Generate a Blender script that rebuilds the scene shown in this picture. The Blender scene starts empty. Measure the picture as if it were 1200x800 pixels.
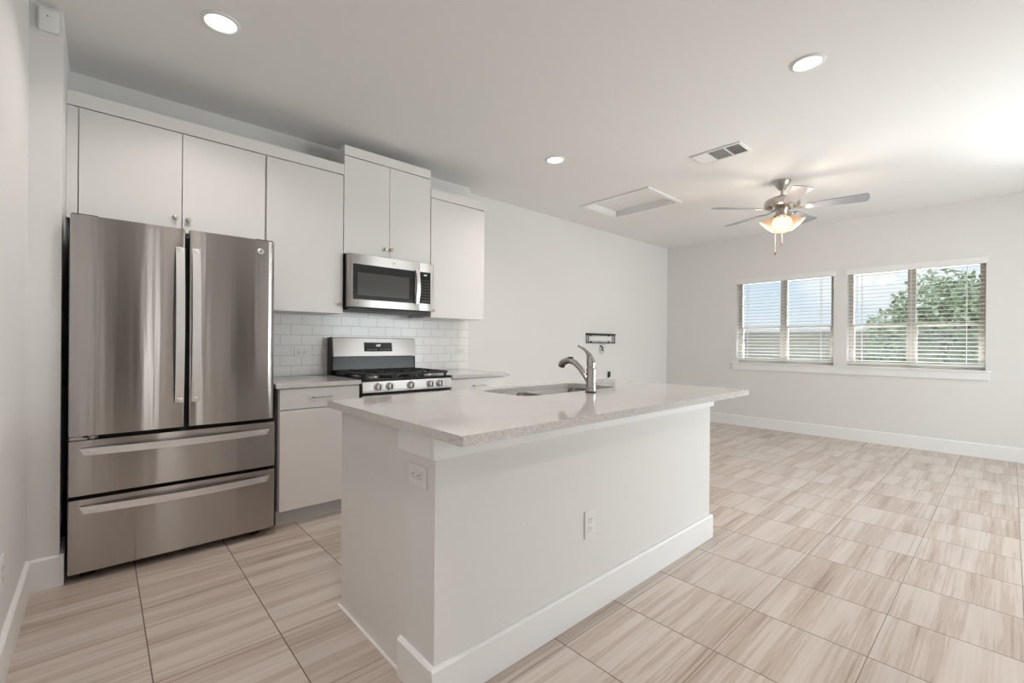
import bpy, bmesh, math, random
from mathutils import Vector, Matrix
random.seed(4)
S = bpy.context.scene
COL = S.collection
PI = math.pi

# ------------------------------------------------------------------ camera
cam_d = bpy.data.cameras.new('camera'); cam = bpy.data.objects.new('camera', cam_d); COL.objects.link(cam)
cam_d.sensor_width = 36.0; cam_d.lens = 531.24 / 1200 * 36.0
cam_d.shift_y = 2.31 / 1200; cam_d.clip_start = 0.02; cam_d.clip_end = 500
YAW, ROLL = math.radians(47.758), math.radians(0.4122)
def cam_basis():
    # world X/Y/Z axes seen from the camera (x right, y down, z forward), slight roll
    cr, sr = math.cos(ROLL), math.sin(ROLL)
    def R(v): return Vector((cr*v[0]-sr*v[1], sr*v[0]+cr*v[1], v[2]))
    X = R((math.sin(YAW), 0, math.cos(YAW))); Y = R((-math.cos(YAW), 0, math.sin(YAW))); Z = R((0, -1, 0))
    right = Vector((X[0], Y[0], Z[0])); down = Vector((X[1], Y[1], Z[1])); fwd = Vector((X[2], Y[2], Z[2]))
    return right, -down, -fwd
r_, u_, b_ = cam_basis()
cam.matrix_world = Matrix(((r_.x, u_.x, b_.x, 0), (r_.y, u_.y, b_.y, 0), (r_.z, u_.z, b_.z, 1.165), (0, 0, 0, 1)))
S.camera = cam

# ------------------------------------------------------------------ exposure
S.view_settings.view_transform = 'Standard'; S.view_settings.look = 'None'
S.view_settings.gamma = 1.0; S.view_settings.use_curve_mapping = False
S.view_settings.exposure = 0.06

# ------------------------------------------------------------------ tuning values
SKY = 1.15
L_CAN = 6          # watts of each recessed light
L_DOOR = 132        # fill lamp at the unseen patio door added behind the camera
L_WIN = 2.6          # lamp at the slit window added behind the camera
L_SIDE = 360         # daylight at each blind-covered window
L_EAST = 150          # fill lamp at an unseen third window added to the window wall
L_FAN = 3.8

# ------------------------------------------------------------------ node helpers
def new_mat(name):
    m = bpy.data.materials.new(name); m.use_nodes = True
    nt = m.node_tree; return m, nt, nt.nodes['Principled BSDF']
def N(nt, t, **kw):
    n = nt.nodes.new(t)
    for k, v in kw.items(): setattr(n, k, v)
    return n
def pset(b, color=None, rough=None, metal=None, **kw):
    if color is not None: b.inputs['Base Color'].default_value = (*color, 1)
    if rough is not None: b.inputs['Roughness'].default_value = rough
    if metal is not None: b.inputs['Metallic'].default_value = metal
    for k, v in kw.items(): b.inputs[k.replace('_', ' ')].default_value = v
def plain(name, color, rough=.5, metal=0., bump=0., bscale=200., var=0., **kw):
    m, nt, b = new_mat(name); pset(b, color, rough, metal, **kw)
    tc = N(nt, 'ShaderNodeTexCoord')
    nz = N(nt, 'ShaderNodeTexNoise'); nz.inputs['Scale'].default_value = bscale
    nz.inputs['Detail'].default_value = 3
    nt.links.new(tc.outputs['Object'], nz.inputs['Vector'])
    if bump:
        bp = N(nt, 'ShaderNodeBump'); bp.inputs['Strength'].default_value = bump; bp.inputs['Distance'].default_value = .002
        nt.links.new(nz.outputs['Fac'], bp.inputs['Height']); nt.links.new(bp.outputs['Normal'], b.inputs['Normal'])
    if var:
        mx = N(nt, 'ShaderNodeMix', data_type='RGBA'); mx.blend_type = 'MIX'
        mx.inputs['A'].default_value = (*[c*(1-var) for c in color], 1)
        mx.inputs['B'].default_value = (*[min(1, c*(1+var)) for c in color], 1)
        nt.links.new(nz.outputs['Fac'], mx.inputs['Factor']); nt.links.new(mx.outputs['Result'], b.inputs['Base Color'])
    return m
def math_n(nt, op, a, b=None, c=None):
    n = N(nt, 'ShaderNodeMath', operation=op)
    for i, v in enumerate((a, b, c)):
        if v is None: continue
        if isinstance(v, (int, float)): n.inputs[i].default_value = v
        else: nt.links.new(v, n.inputs[i])
    return n.outputs[0]

M = {}
M['wall'] = plain('wall_paint', (.79, .778, .768), .85, bump=.25, bscale=90)
M['ceiling'] = plain('ceiling_paint', (.87, .862, .855), .9, bump=.2, bscale=120)
M['added_closet'] = plain('added_closet_paint', (.45, .43, .41), .85)  # dark tone of the added closets, mirrored by the fridge
M['trim'] = plain('trim_paint', (.88, .88, .88), .4)
M['cabinet'] = plain('cabinet_laminate', (.80, .778, .765), .38)
M['cabinet_inside'] = plain('cabinet_carcass', (.30, .27, .24), .7)
M['bracket_grey'] = plain('grey_painted_steel', (.28, .29, .29), .5)
M['toe'] = plain('toe_kick_laminate', (.60, .60, .59), .5)
M['black'] = plain('black_plastic', (.012, .012, .013), .35)
M['enamel'] = plain('black_enamel', (.012, .012, .014), .2, Specular_IOR_Level=.3)
M['iron'] = plain('cast_iron', (.018, .018, .019), .55, bump=.3, bscale=400)
M['glass_black'] = plain('black_glass', (.015, .016, .016), .06)
M['glass_screen'] = plain('microwave_window_screen', (.075, .075, .072), .10)
M['plate'] = plain('outlet_plastic', (.82, .82, .80), .35)
M['slot'] = plain('outlet_slot', (.05, .05, .05), .6)
M['key_mark'] = plain('keypad_marks', (.035, .035, .036), .3)
M['chrome'] = plain('chrome', (.50, .48, .46), .12, 1.0)
M['nickel'] = plain('brushed_nickel', (.50, .47, .43), .32, 1.0)
M['vinyl'] = plain('window_vinyl', (.64, .58, .52), .5)
M['blind'] = plain('blind_slat', (.86, .86, .85), .45)
M['grey_metal'] = plain('grey_bracket_steel', (.06, .06, .06), .45, .6)
M['fan_blade'] = plain('fan_blade', (.26, .27, .30), .30, var=.08, bscale=30)
M['vent_white'] = plain('vent_enamel', (.80, .80, .79), .45)
M['vent_dark'] = plain('vent_duct', (.05, .05, .05), .8)
M['cord'] = plain('pull_chain', (.62, .50, .36), .4, .6)
M['wood_knob'] = plain('wood_knob', (.20, .10, .05), .4)
M['steel_trim'] = plain('polished_steel', (.72, .71, .70), .30, 1.0)
M['handle'] = plain('satin_handle_steel', (.86, .85, .84), .36, 1.0)
M['sink'] = plain('sink_steel', (.30, .285, .27), .20, 1.0)
M['digits'] = None

def steel(name, col, rough, ns=(1.2, 1.2, 260.), wave=False):
    """brushed stainless: fine horizontal grain"""
    m, nt, b = new_mat(name); pset(b, col, rough, 1.0)
    tc = N(nt, 'ShaderNodeTexCoord'); mp = N(nt, 'ShaderNodeMapping'); mp.inputs['Scale'].default_value = ns
    nz = N(nt, 'ShaderNodeTexNoise'); nz.inputs['Scale'].default_value = 1.0; nz.inputs['Detail'].default_value = 4
    nt.links.new(tc.outputs['Object'], mp.inputs['Vector']); nt.links.new(mp.outputs['Vector'], nz.inputs['Vector'])
    rr = N(nt, 'ShaderNodeMapRange'); rr.inputs['To Min'].default_value = rough*.93; rr.inputs['To Max'].default_value = rough*1.08
    nt.links.new(nz.outputs['Fac'], rr.inputs['Value']); nt.links.new(rr.outputs['Result'], b.inputs['Roughness'])
    if wave:      # sheet metal is never quite flat: long vertical undulations
        m2 = N(nt, 'ShaderNodeMapping'); m2.inputs['Scale'].default_value = (13., 13., .55)
        n2 = N(nt, 'ShaderNodeTexNoise'); n2.inputs['Scale'].default_value = 1.0; n2.inputs['Detail'].default_value = 2.5
        nt.links.new(tc.outputs['Object'], m2.inputs['Vector']); nt.links.new(m2.outputs['Vector'], n2.inputs['Vector'])
        bp = N(nt, 'ShaderNodeBump'); bp.inputs['Strength'].default_value = 1.0; bp.inputs['Distance'].default_value = .0011
        nt.links.new(n2.outputs['Fac'], bp.inputs['Height']); nt.links.new(bp.outputs['Normal'], b.inputs['Normal'])
    b.inputs['Anisotropic'].default_value = 1.0 if wave else .85; b.inputs['Anisotropic Rotation'].default_value = .25
    tg = N(nt, 'ShaderNodeTangent', direction_type='RADIAL', axis='Z'); nt.links.new(tg.outputs['Tangent'], b.inputs['Tangent'])
    return m
M['steel'] = steel('brushed_stainless', (.47, .445, .43), .18, wave=True)
M['steel_light'] = steel('brushed_stainless_light', (.44, .415, .40), .30, (1.2, 1.2, 700.))

def emis(name, col, st, base=(.8, .8, .8)):
    m, nt, b = new_mat(name); pset(b, base, .5)
    b.inputs['Emission Color'].default_value = (*col, 1); b.inputs['Emission Strength'].default_value = st
    return m
M['lens'] = emis('recessed_lens', (1, .97, .92), 3.0)
M['digits'] = emis('display_digits', (.9, .95, 1), 1.0)
M['bulb'] = emis('bulb', (1, .90, .74), 1.3)
M['shade'] = emis('frosted_lamp_glass', (1.0, .58, .34), .42, (.50, .36, .26))

def glass_mat():
    m, nt, b = new_mat('window_glass'); nt.nodes.remove(b)
    out = nt.nodes['Material Output']
    tr = N(nt, 'ShaderNodeBsdfTransparent'); tr.inputs['Color'].default_value = (.95, .97, .96, 1)
    gl = N(nt, 'ShaderNodeBsdfGlossy'); gl.inputs['Roughness'].default_value = .02
    fr = N(nt, 'ShaderNodeFresnel'); fr.inputs['IOR'].default_value = 1.4
    mx = N(nt, 'ShaderNodeMixShader')
    nt.links.new(fr.outputs[0], mx.inputs[0]); nt.links.new(tr.outputs[0], mx.inputs[1]); nt.links.new(gl.outputs[0], mx.inputs[2])
    nt.links.new(mx.outputs[0], out.inputs['Surface']); return m
M['glass'] = glass_mat()
def screen_mat():
    m, nt, b = new_mat('insect_screen'); pset(b, (.25, .25, .25), .8)
    out = nt.nodes['Material Output']; tr = N(nt, 'ShaderNodeBsdfTransparent'); mx = N(nt, 'ShaderNodeMixShader')
    mx.inputs[0].default_value = .30
    nt.links.new(tr.outputs[0], mx.inputs[1]); nt.links.new(b.outputs[0], mx.inputs[2]); nt.links.new(mx.outputs[0], out.inputs['Surface'])
    return m
M['screen'] = screen_mat()

GX0, GY0, GP = .1396, -.0427, .3993
def floor_mat():
    m, nt, b = new_mat('striped_porcelain_tile')
    L = nt.links
    tc = N(nt, 'ShaderNodeTexCoord'); sp = N(nt, 'ShaderNodeSeparateXYZ'); L.new(tc.outputs['Object'], sp.inputs[0])
    u = math_n(nt, 'DIVIDE', math_n(nt, 'SUBTRACT', sp.outputs[0], GX0), GP)
    v = math_n(nt, 'DIVIDE', math_n(nt, 'SUBTRACT', sp.outputs[1], GY0), GP)
    cu = math_n(nt, 'FLOOR', u); cv = math_n(nt, 'FLOOR', v)
    fu = math_n(nt, 'SUBTRACT', u, cu); fv = math_n(nt, 'SUBTRACT', v, cv)
    du = math_n(nt, 'MINIMUM', fu, math_n(nt, 'SUBTRACT', 1.0, fu))
    dv = math_n(nt, 'MINIMUM', fv, math_n(nt, 'SUBTRACT', 1.0, fv))
    gu = math_n(nt, 'LESS_THAN', du, .0052); gv = math_n(nt, 'LESS_THAN', dv, .0030)
    grout = math_n(nt, 'MAXIMUM', gu, gv)
    cell = N(nt, 'ShaderNodeCombineXYZ'); L.new(cu, cell.inputs[0]); L.new(cv, cell.inputs[1])
    wn = N(nt, 'ShaderNodeTexWhiteNoise', noise_dimensions='3D'); L.new(cell.outputs[0], wn.inputs['Vector'])
    def vein(sx, sy, off, dist, detail=5, rough=.6):
        cb = N(nt, 'ShaderNodeCombineXYZ')
        L.new(math_n(nt, 'MULTIPLY', sp.outputs[0], sx), cb.inputs[0])
        L.new(math_n(nt, 'MULTIPLY', sp.outputs[1], sy), cb.inputs[1])
        L.new(math_n(nt, 'MULTIPLY', wn.outputs['Value'], off), cb.inputs[2])
        n = N(nt, 'ShaderNodeTexNoise'); n.inputs['Scale'].default_value = 1; n.inputs['Detail'].default_value = detail
        n.inputs['Roughness'].default_value = rough; n.inputs['Distortion'].default_value = dist
        L.new(cb.outputs[0], n.inputs['Vector']); return n.outputs['Fac']
    a = vein(.55, 11., 60., .25, 6, .62); c = vein(1.3, 70., 90., .2, 4, .6)
    mixf = math_n(nt, 'ADD', math_n(nt, 'MULTIPLY', a, .66), math_n(nt, 'MULTIPLY', c, .34))
    cr = N(nt, 'ShaderNodeValToRGB'); L.new(mixf, cr.inputs[0])
    e = cr.color_ramp.elements; e[0].position = .33; e[0].color = (.335, .245, .19, 1); e[1].position = .64; e[1].color = (.65, .585, .535, 1)
    for pos, col in ((.40, (.43, .335, .275, 1)), (.44, (.53, .45, .39, 1)), (.47, (.48, .39, .33, 1)), (.50, (.57, .495, .44, 1)), (.56, (.605, .535, .48, 1))):
        q = cr.color_ramp.elements.new(pos); q.color = col
    hv = N(nt, 'ShaderNodeHueSaturation'); L.new(cr.outputs[0], hv.inputs['Color'])
    L.new(math_n(nt, 'ADD', math_n(nt, 'MULTIPLY', wn.outputs['Value'], .10), .96), hv.inputs['Value'])
    mx = N(nt, 'ShaderNodeMix', data_type='RGBA'); L.new(grout, mx.inputs['Factor'])
    L.new(hv.outputs[0], mx.inputs['A']); mx.inputs['B'].default_value = (.16, .12, .09, 1)
    L.new(mx.outputs['Result'], b.inputs['Base Color'])
    rr = math_n(nt, 'ADD', math_n(nt, 'MULTIPLY', grout, .4), math_n(nt, 'ADD', math_n(nt, 'MULTIPLY', c, .12), .26))
    L.new(rr, b.inputs['Roughness'])
    bp = N(nt, 'ShaderNodeBump'); bp.inputs['Strength'].default_value = .25; bp.inputs['Distance'].default_value = .002
    L.new(math_n(nt, 'SUBTRACT', math_n(nt, 'MULTIPLY', c, .25), grout), bp.inputs['Height']); L.new(bp.outputs['Normal'], b.inputs['Normal'])
    return m
M['floor'] = floor_mat()

def quartz_mat():
    m, nt, b = new_mat('speckled_quartz'); L = nt.links
    tc = N(nt, 'ShaderNodeTexCoord')
    n1 = N(nt, 'ShaderNodeTexNoise'); n1.inputs['Scale'].default_value = 380; n1.inputs['Detail'].default_value = 2
    L.new(tc.outputs['Object'], n1.inputs['Vector'])
    cr = N(nt, 'ShaderNodeValToRGB'); L.new(n1.outputs['Fac'], cr.inputs[0])
    e = cr.color_ramp.elements; e[0].position = .36; e[0].color = (.36, .33, .31, 1); e[1].position = .52; e[1].color = (.71, .69, .67, 1)
    L.new(cr.outputs[0], b.inputs['Base Color']); pset(b, rough=.07)
    return m
M['quartz'] = quartz_mat()

def subway_mat():
    m, nt, b = new_mat('subway_tile'); L = nt.links
    tc = N(nt, 'ShaderNodeTexCoord'); sp = N(nt, 'ShaderNodeSeparateXYZ'); L.new(tc.outputs['Object'], sp.inputs[0])
    cb = N(nt, 'ShaderNodeCombineXYZ')
    L.new(math_n(nt, 'SUBTRACT', sp.outputs[0], .07), cb.inputs[0]); L.new(math_n(nt, 'SUBTRACT', sp.outputs[2], .905), cb.inputs[1])
    br = N(nt, 'ShaderNodeTexBrick'); L.new(cb.outputs[0], br.inputs['Vector'])
    br.inputs['Scale'].default_value = 1; br.inputs['Brick Width'].default_value = .1545; br.inputs['Row Height'].default_value = .0785
    br.inputs['Mortar Size'].default_value = .0022; br.inputs['Mortar Smooth'].default_value = .15; br.inputs['Bias'].default_value = 0
    br.inputs['Color1'].default_value = (.90, .89, .875, 1); br.inputs['Color2'].default_value = (.93, .92, .905, 1); br.inputs['Mortar'].default_value = (.66, .65, .63, 1)
    L.new(br.outputs['Color'], b.inputs['Base Color']); pset(b, rough=.15)
    bp = N(nt, 'ShaderNodeBump', invert=True); bp.inputs['Strength'].default_value = .6; bp.inputs['Distance'].default_value = .002
    L.new(br.outputs['Fac'], bp.inputs['Height']); L.new(bp.outputs['Normal'], b.inputs['Normal'])
    return m
M['subway'] = subway_mat()

M['grass'] = plain('grass', (.22, .30, .10), .9, bump=.5, bscale=8, var=.35)
M['fence'] = plain('fence_wood', (.34, .29, .25), .8, bump=.3, bscale=12, var=.2)
M['leaf'] = plain('leaves', (.34, .40, .27), .6, var=.3, bscale=3)
M['shrub'] = plain('shrub_leaves', (.12, .18, .07), .7, var=.3, bscale=3)
M['bark'] = plain('bark', (.16, .12, .09), .9, bump=.5, bscale=30)
M['roof'] = plain('roof_shingle', (.22, .22, .23), .9, var=.2, bscale=6)
M['brick'] = plain('house_brick', (.45, .34, .30), .9, var=.15, bscale=20)

# ------------------------------------------------------------------ world: pale partly cloudy sky
w = bpy.data.worlds.new('sky'); S.world = w; w.use_nodes = True; nt = w.node_tree
bg = nt.nodes['Background']; tc = N(nt, 'ShaderNodeTexCoord')
sp = N(nt, 'ShaderNodeSeparateXYZ'); nt.links.new(tc.outputs['Generated'], sp.inputs[0])
cr = N(nt, 'ShaderNodeValToRGB'); nt.links.new(sp.outputs[2], cr.inputs[0])
e = cr.color_ramp.elements; e[0].position = 0.0; e[0].color = (.78, .84, .89, 1); e[1].position = .6; e[1].color = (.30, .45, .70, 1)
q = e.new(.12); q.color = (.62, .74, .88, 1)
nz = N(nt, 'ShaderNodeTexNoise'); nz.inputs['Scale'].default_value = 5; nz.inputs['Detail'].default_value = 6
mp = N(nt, 'ShaderNodeMapping'); mp.inputs['Scale'].default_value = (1, 1, 3)
nt.links.new(tc.outputs['Generated'], mp.inputs['Vector']); nt.links.new(mp.outputs['Vector'], nz.inputs['Vector'])
cl = N(nt, 'ShaderNodeMapRange'); cl.inputs['From Min'].default_value = .42; cl.inputs['From Max'].default_value = .62
nt.links.new(nz.outputs['Fac'], cl.inputs['Value'])
mx = N(nt, 'ShaderNodeMix', data_type='RGBA'); nt.links.new(cl.outputs['Result'], mx.inputs['Factor'])
nt.links.new(cr.outputs['Color'], mx.inputs['A']); mx.inputs['B'].default_value = (.86, .90, .94, 1)
nt.links.new(mx.outputs['Result'], bg.inputs['Color']); bg.inputs['Strength'].default_value = SKY
sun_d = bpy.data.lights.new('sun', 'SUN'); sun_d.energy = 2.2; sun_d.angle = .02; sun_d.color = (1, .95, .88)
sun = bpy.data.objects.new('sun', sun_d); COL.objects.link(sun)
sun.rotation_euler = Vector((.80, .25, -1.2)).to_track_quat('-Z', 'Y').to_euler()     # from behind the house, onto the yard

def area(name, loc, dirv, sx, sy, watt, col, shape='RECTANGLE', spread=PI):
    d = bpy.data.lights.new(name, 'AREA'); d.shape = shape; d.size = sx
    if shape in ('RECTANGLE', 'ELLIPSE'): d.size_y = sy
    d.energy = watt; d.color = col; d.spread = spread
    o = bpy.data.objects.new(name, d); COL.objects.link(o); o.location = loc
    o.rotation_euler = Vector(dirv).to_track_quat('-Z', 'Y').to_euler(); return o
DAY = (.93, .965, 1.0)
area('east_window_fill', (7.25, -1.15, 1.35), (-1, .25, .45), 1.1, 1.0, L_EAST, DAY)  # fill lamp outside an added window, brightens the ceiling
YB = -2.7            # wall behind the camera
area('patio_door_fill', (4.9, YB-.25, 1.1), (0, 1, .0), 2.4, 2.0, L_DOOR, DAY)  # main fill lamp, behind a patio door added for it
area('rear_slit_fill', (.76, YB-.16, 1.15), (0, 1, 0), .16, 1.9, L_WIN, (1, .93, .88))  # added lamp that puts a bright strip on the fridge doors
area('window_daylight', (7.62, 2.1, .45), (-1, 0, .95), 1.1, .7, L_SIDE, DAY)
area('window_daylight.001', (7.62, .78, .45), (-1, 0, .95), 1.1, .7, L_SIDE, DAY)

# ------------------------------------------------------------------ mesh helpers (all coordinates are room coordinates in metres)
def box(bm, x0, y0, z0, x1, y1, z1, bev=0., seg=2):
    r = bmesh.ops.create_cube(bm, size=1.0); vs = r['verts']
    for v in vs:
        v.co = Vector(((x0+x1)/2 + v.co.x*(x1-x0), (y0+y1)/2 + v.co.y*(y1-y0), (z0+z1)/2 + v.co.z*(z1-z0)))
    if bev:
        es = list({e for v in vs for e in v.link_edges})
        bmesh.ops.bevel(bm, geom=es, offset=bev, segments=seg, profile=.5, affect='EDGES')
    return bm
def B(*a, **k): return box(bmesh.new(), *a, **k)
def cyl(bm, c, r, depth, axis='Z', r2=None, seg=24, bev=0.):
    r2 = r if r2 is None else r2
    q = bmesh.ops.create_cone(bm, cap_ends=True, segments=seg, radius1=r, radius2=r2, depth=depth)
    vs = q['verts']
    mat = {'Z': Matrix(), 'Y': Matrix.Rotation(PI/2, 4, 'X'), 'X': Matrix.Rotation(PI/2, 4, 'Y')}[axis]
    for v in vs: v.co = mat @ v.co + Vector(c)
    if bev:
        es = [e for e in {e for v in vs for e in v.link_edges} if len(e.link_faces) == 2 and any(len(f.verts) > 4 for f in e.link_faces)]
        bmesh.ops.bevel(bm, geom=es, offset=bev, segments=2, affect='EDGES')
    return bm
def lathe(bm, prof, c=(0, 0, 0), seg=32, mat=None):
    rings = []
    for r, z in prof:
        rings.append([bm.verts.new((r*math.cos(2*PI*i/seg), r*math.sin(2*PI*i/seg), z)) for i in range(seg)] if r > 1e-6 else [bm.verts.new((0, 0, z))])
    new = [v for ring in rings for v in ring]
    for a, b in zip(rings, rings[1:]):
        for i in range(seg):
            j = (i+1) % seg
            if len(a) == 1 and len(b) == 1: break
            if len(a) == 1: bm.faces.new((a[0], b[j], b[i]))
            elif len(b) == 1: bm.faces.new((a[i], a[j], b[0]))
            else: bm.faces.new((a[i], a[j], b[j], b[i]))
    mm = Matrix.Translation(c) @ (mat or Matrix())
    for v in new: v.co = mm @ v.co
    return bm
def tube(bm, pts, rad, seg=10, caps=True, squash=None):
    pts = [Vector(p) for p in pts]; n = len(pts)
    rad = rad if isinstance(rad, (list, tuple)) else [rad]*n
    rings = []; ref = None
    for i, p in enumerate(pts):
        t = (pts[min(i+1, n-1)] - pts[max(i-1, 0)]).normalized()
        if ref is None:
            ref = Vector((0, 0, 1)) if abs(t.z) < .9 else Vector((1, 0, 0))
        s = t.cross(ref).normalized(); q = s.cross(t).normalized(); ref = q
        sx = rad[i]; sy = rad[i]*(squash or 1)
        rings.append([bm.verts.new(p + s*math.cos(2*PI*k/seg)*sx + q*math.sin(2*PI*k/seg)*sy) for k in range(seg)])
    for a, b in zip(rings, rings[1:]):
        for k in range(seg): bm.faces.new((a[k], a[(k+1) % seg], b[(k+1) % seg], b[k]))
    if caps: bm.faces.new(rings[0][::-1]); bm.faces.new(rings[-1])
    return bm
def prism(bm, poly, axis, a, b):
    """extrude a 2-D polygon along axis from a to b; poly holds the two other coordinates in x,y,z order"""
    def P(p, t): return {'X': (t, p[0], p[1]), 'Y': (p[0], t, p[1]), 'Z': (p[0], p[1], t)}[axis]
    v0 = [bm.verts.new(P(p, a)) for p in poly]; v1 = [bm.verts.new(P(p, b)) for p in poly]
    n = len(poly)
    for i in range(n): bm.faces.new((v0[i], v0[(i+1) % n], v1[(i+1) % n], v1[i]))
    bm.faces.new(v0[::-1]); bm.faces.new(v1); return bm
def rrect(x0, y0, x1, y1, r, n=6):
    out = []
    for cx, cy, a0 in ((x1-r, y1-r, 0), (x0+r, y1-r, 90), (x0+r, y0+r, 180), (x1-r, y0+r, 270)):
        for i in range(n+1):
            a = math.radians(a0 + 90*i/n); out.append((cx+r*math.cos(a), cy+r*math.sin(a)))
    return out
def obj(name, bm, mat, parent=None, smooth=False, label=None, keep=False):
    """link a bmesh as ONE mesh object; coordinates are taken from room space into the parent's space"""
    bmesh.ops.recalc_face_normals(bm, faces=bm.faces)
    if parent is not None and not keep:
        root = parent
        while root.parent: root = root.parent
        bmesh.ops.translate(bm, verts=bm.verts, vec=-Vector(root.location))
    me = bpy.data.meshes.new(name); bm.to_mesh(me); bm.free()
    me.materials.append(mat)
    if smooth:
        for p in me.polygons: p.use_smooth = True
        try: me.set_sharp_from_angle(angle=math.radians(smooth if smooth is not True else 40))
        except Exception: pass
    o = bpy.data.objects.new(name, me); COL.objects.link(o)
    if parent: o.parent = parent
    if label: o['label'] = label
    return o
def tag(o, label, cat, group=None):
    o['label'] = label; o['category'] = cat
    if group: o['group'] = group
    return o
def thing(name, label, cat, loc, group=None):
    o = bpy.data.objects.new(name, None); o.empty_display_size = .1; COL.objects.link(o); o.location = loc
    return tag(o, label, cat, group)
def struct(name, bm, mat, parent=None, **k):
    o = obj(name, bm, mat, parent, **k)
    if parent is None: o['kind'] = 'structure'
    return o
def copy_tree(o, parent=None):
    c = o.copy(); COL.objects.link(c); c.parent = parent
    for ch in [k for k in bpy.data.objects if k.parent == o]: copy_tree(ch, c)
    return c
def text_bm(s, size, origin, right=(1, 0, 0), up=(0, 0, 1), depth=.0006):
    cu = bpy.data.curves.new('t', 'FONT'); cu.body = s; cu.size = size; cu.extrude = depth; cu.align_x = 'CENTER'; cu.align_y = 'CENTER'
    o = bpy.data.objects.new('t', cu); COL.objects.link(o)
    me = bpy.data.meshes.new_from_object(o.evaluated_get(bpy.context.evaluated_depsgraph_get()))
    bm = bmesh.new(); bm.from_mesh(me); bpy.data.objects.remove(o); bpy.data.curves.remove(cu); bpy.data.meshes.remove(me)
    R, U = Vector(right), Vector(up); W = R.cross(U)
    for v in bm.verts: v.co = Vector(origin) + R*v.co.x + U*v.co.y + W*v.co.z
    return bm

# ------------------------------------------------------------------ room shell
XL, XW, YK, YR, ZC, XJ = -.25, 6.88, 3.688, 3.80, 2.73, 2.765
struct('floor', B(XL-.15, YB-.15, -.1, XW+.15, YR+.15, 0), M['floor'])
# ceiling with the attic hatch opening
HX0, HX1, HY0, HY1 = 4.06, 4.66, 2.47, 3.26
bm = bmesh.new()
box(bm, XL-.15, YB-.15, ZC, HX0, YR+.15, ZC+.12); box(bm, HX1, YB-.15, ZC, XW+.15, YR+.15, ZC+.12)
box(bm, HX0, YB-.15, ZC, HX1, HY0, ZC+.12); box(bm, HX0, HY1, ZC, HX1, YR+.15, ZC+.12)
struct('ceiling', bm, M['ceiling'])
struct('wall_left', B(XL-.15, YB, 0, XL, YR, ZC), M['wall'])
struct('wall_fridge_return', B(XL, 3.045, 0, -.139, YK, ZC), M['wall'])
bm = bmesh.new(); box(bm, XL, YK, 0, XJ, YR+.15, ZC); struct('wall_kitchen', bm, M['wall'])
struct('wall_living', B(XJ, YR, 0, XW, YR+.15, ZC), M['wall'])
# window wall with two openings
W1 = (1.515, 2.70); W2 = (.180, 1.375); WZ0, WZ1 = .912, 2.10
bm = bmesh.new(); T = XW+.15
box(bm, XW, YB, 0, T, YR, WZ0); box(bm, XW, YB, WZ1, T, YR, ZC)
W4 = (-1.75, -.55)  # opening for an unseen window added to brighten the ceiling
for a, b in ((YB, W4[0]), (W4[1], W2[0]), (W2[1], W1[0]), (W1[1], YR)): box(bm, XW, a, WZ0, T, b, WZ1)
struct('wall_window', bm, M['wall'])
# wall behind the camera: patio door, slit window and closets, all added for light
bm = bmesh.new()
D = (3.7, 6.1, 2.1); V = (.68, .84, .10, 2.15); HA = (.0, .58, 2.1); HB = (1.62, 2.30, 2.1)
box(bm, XL, YB-.15, 0, HA[0], YB, ZC); box(bm, HA[0], YB-.15, HA[2], HA[1], YB, ZC); box(bm, HA[1], YB-.15, 0, V[0], YB, ZC)
box(bm, V[0], YB-.15, 0, V[1], YB, V[2]); box(bm, V[0], YB-.15, V[3], V[1], YB, ZC)
box(bm, V[1], YB-.15, 0, HB[0], YB, ZC); box(bm, HB[0], YB-.15, HB[2], HB[1], YB, ZC)
box(bm, HB[1], YB-.15, 0, D[0], YB, ZC); box(bm, D[0], YB-.15, D[2], D[1], YB, ZC); box(bm, D[1], YB-.15, 0, XW, YB, ZC)
struct('wall_back', bm, M['wall'])
for x0, x1 in ((HA[0], HA[1]), (HB[0], HB[1])):       # two unlit closets added as dark bands for the fridge to mirror
    bm = bmesh.new(); y0 = YB-.95; y1 = YB-.15
    box(bm, x0-.1, y0, 0, x0, y1, 2.2); box(bm, x1, y0, 0, x1+.09, y1, 2.2); box(bm, x0, y0-.1, 0, x1, y0, 2.2); box(bm, x0-.1, y0-.1, 2.2, x1+.09, y1, 2.3)
    box(bm, x0-.1, y0-.1, -.1, x1+.09, y1, 0); struct('added_closet_walls', bm, M['added_closet'])
def frame_bm(x0, x1, z0, z1, y0, y1, t, mid=True):
    bm = bmesh.new()
    box(bm, x0, y0, z0, x0+t, y1, z1); box(bm, x1-t, y0, z0, x1, y1, z1)
    box(bm, x0+t, y0, z1-t, x1-t, y1, z1); box(bm, x0+t, y0, z0, x1-t, y1, z0+t)
    if mid: box(bm, (x0+x1)/2-t/2, y0, z0+t, (x0+x1)/2+t/2, y1, z1-t)
    return bm
for nm, (x0, x1, z0, z1), ft_ in (('added_patio_door', (D[0], D[1], 0.001, D[2]), .06), ('added_slit_window', (V[0], V[1], V[2], V[3]), .018)):  # unseen door and slit window, added to let in the fill lamps
    f = struct(nm, frame_bm(x0, x1, z0, z1, YB-.11, YB-.04, ft_, ft_ > .05), M['trim'])
    obj('glass_pane', B(x0+ft_, YB-.08, z0+ft_, x1-ft_, YB-.074, z1-ft_), M['glass'], f)
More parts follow.
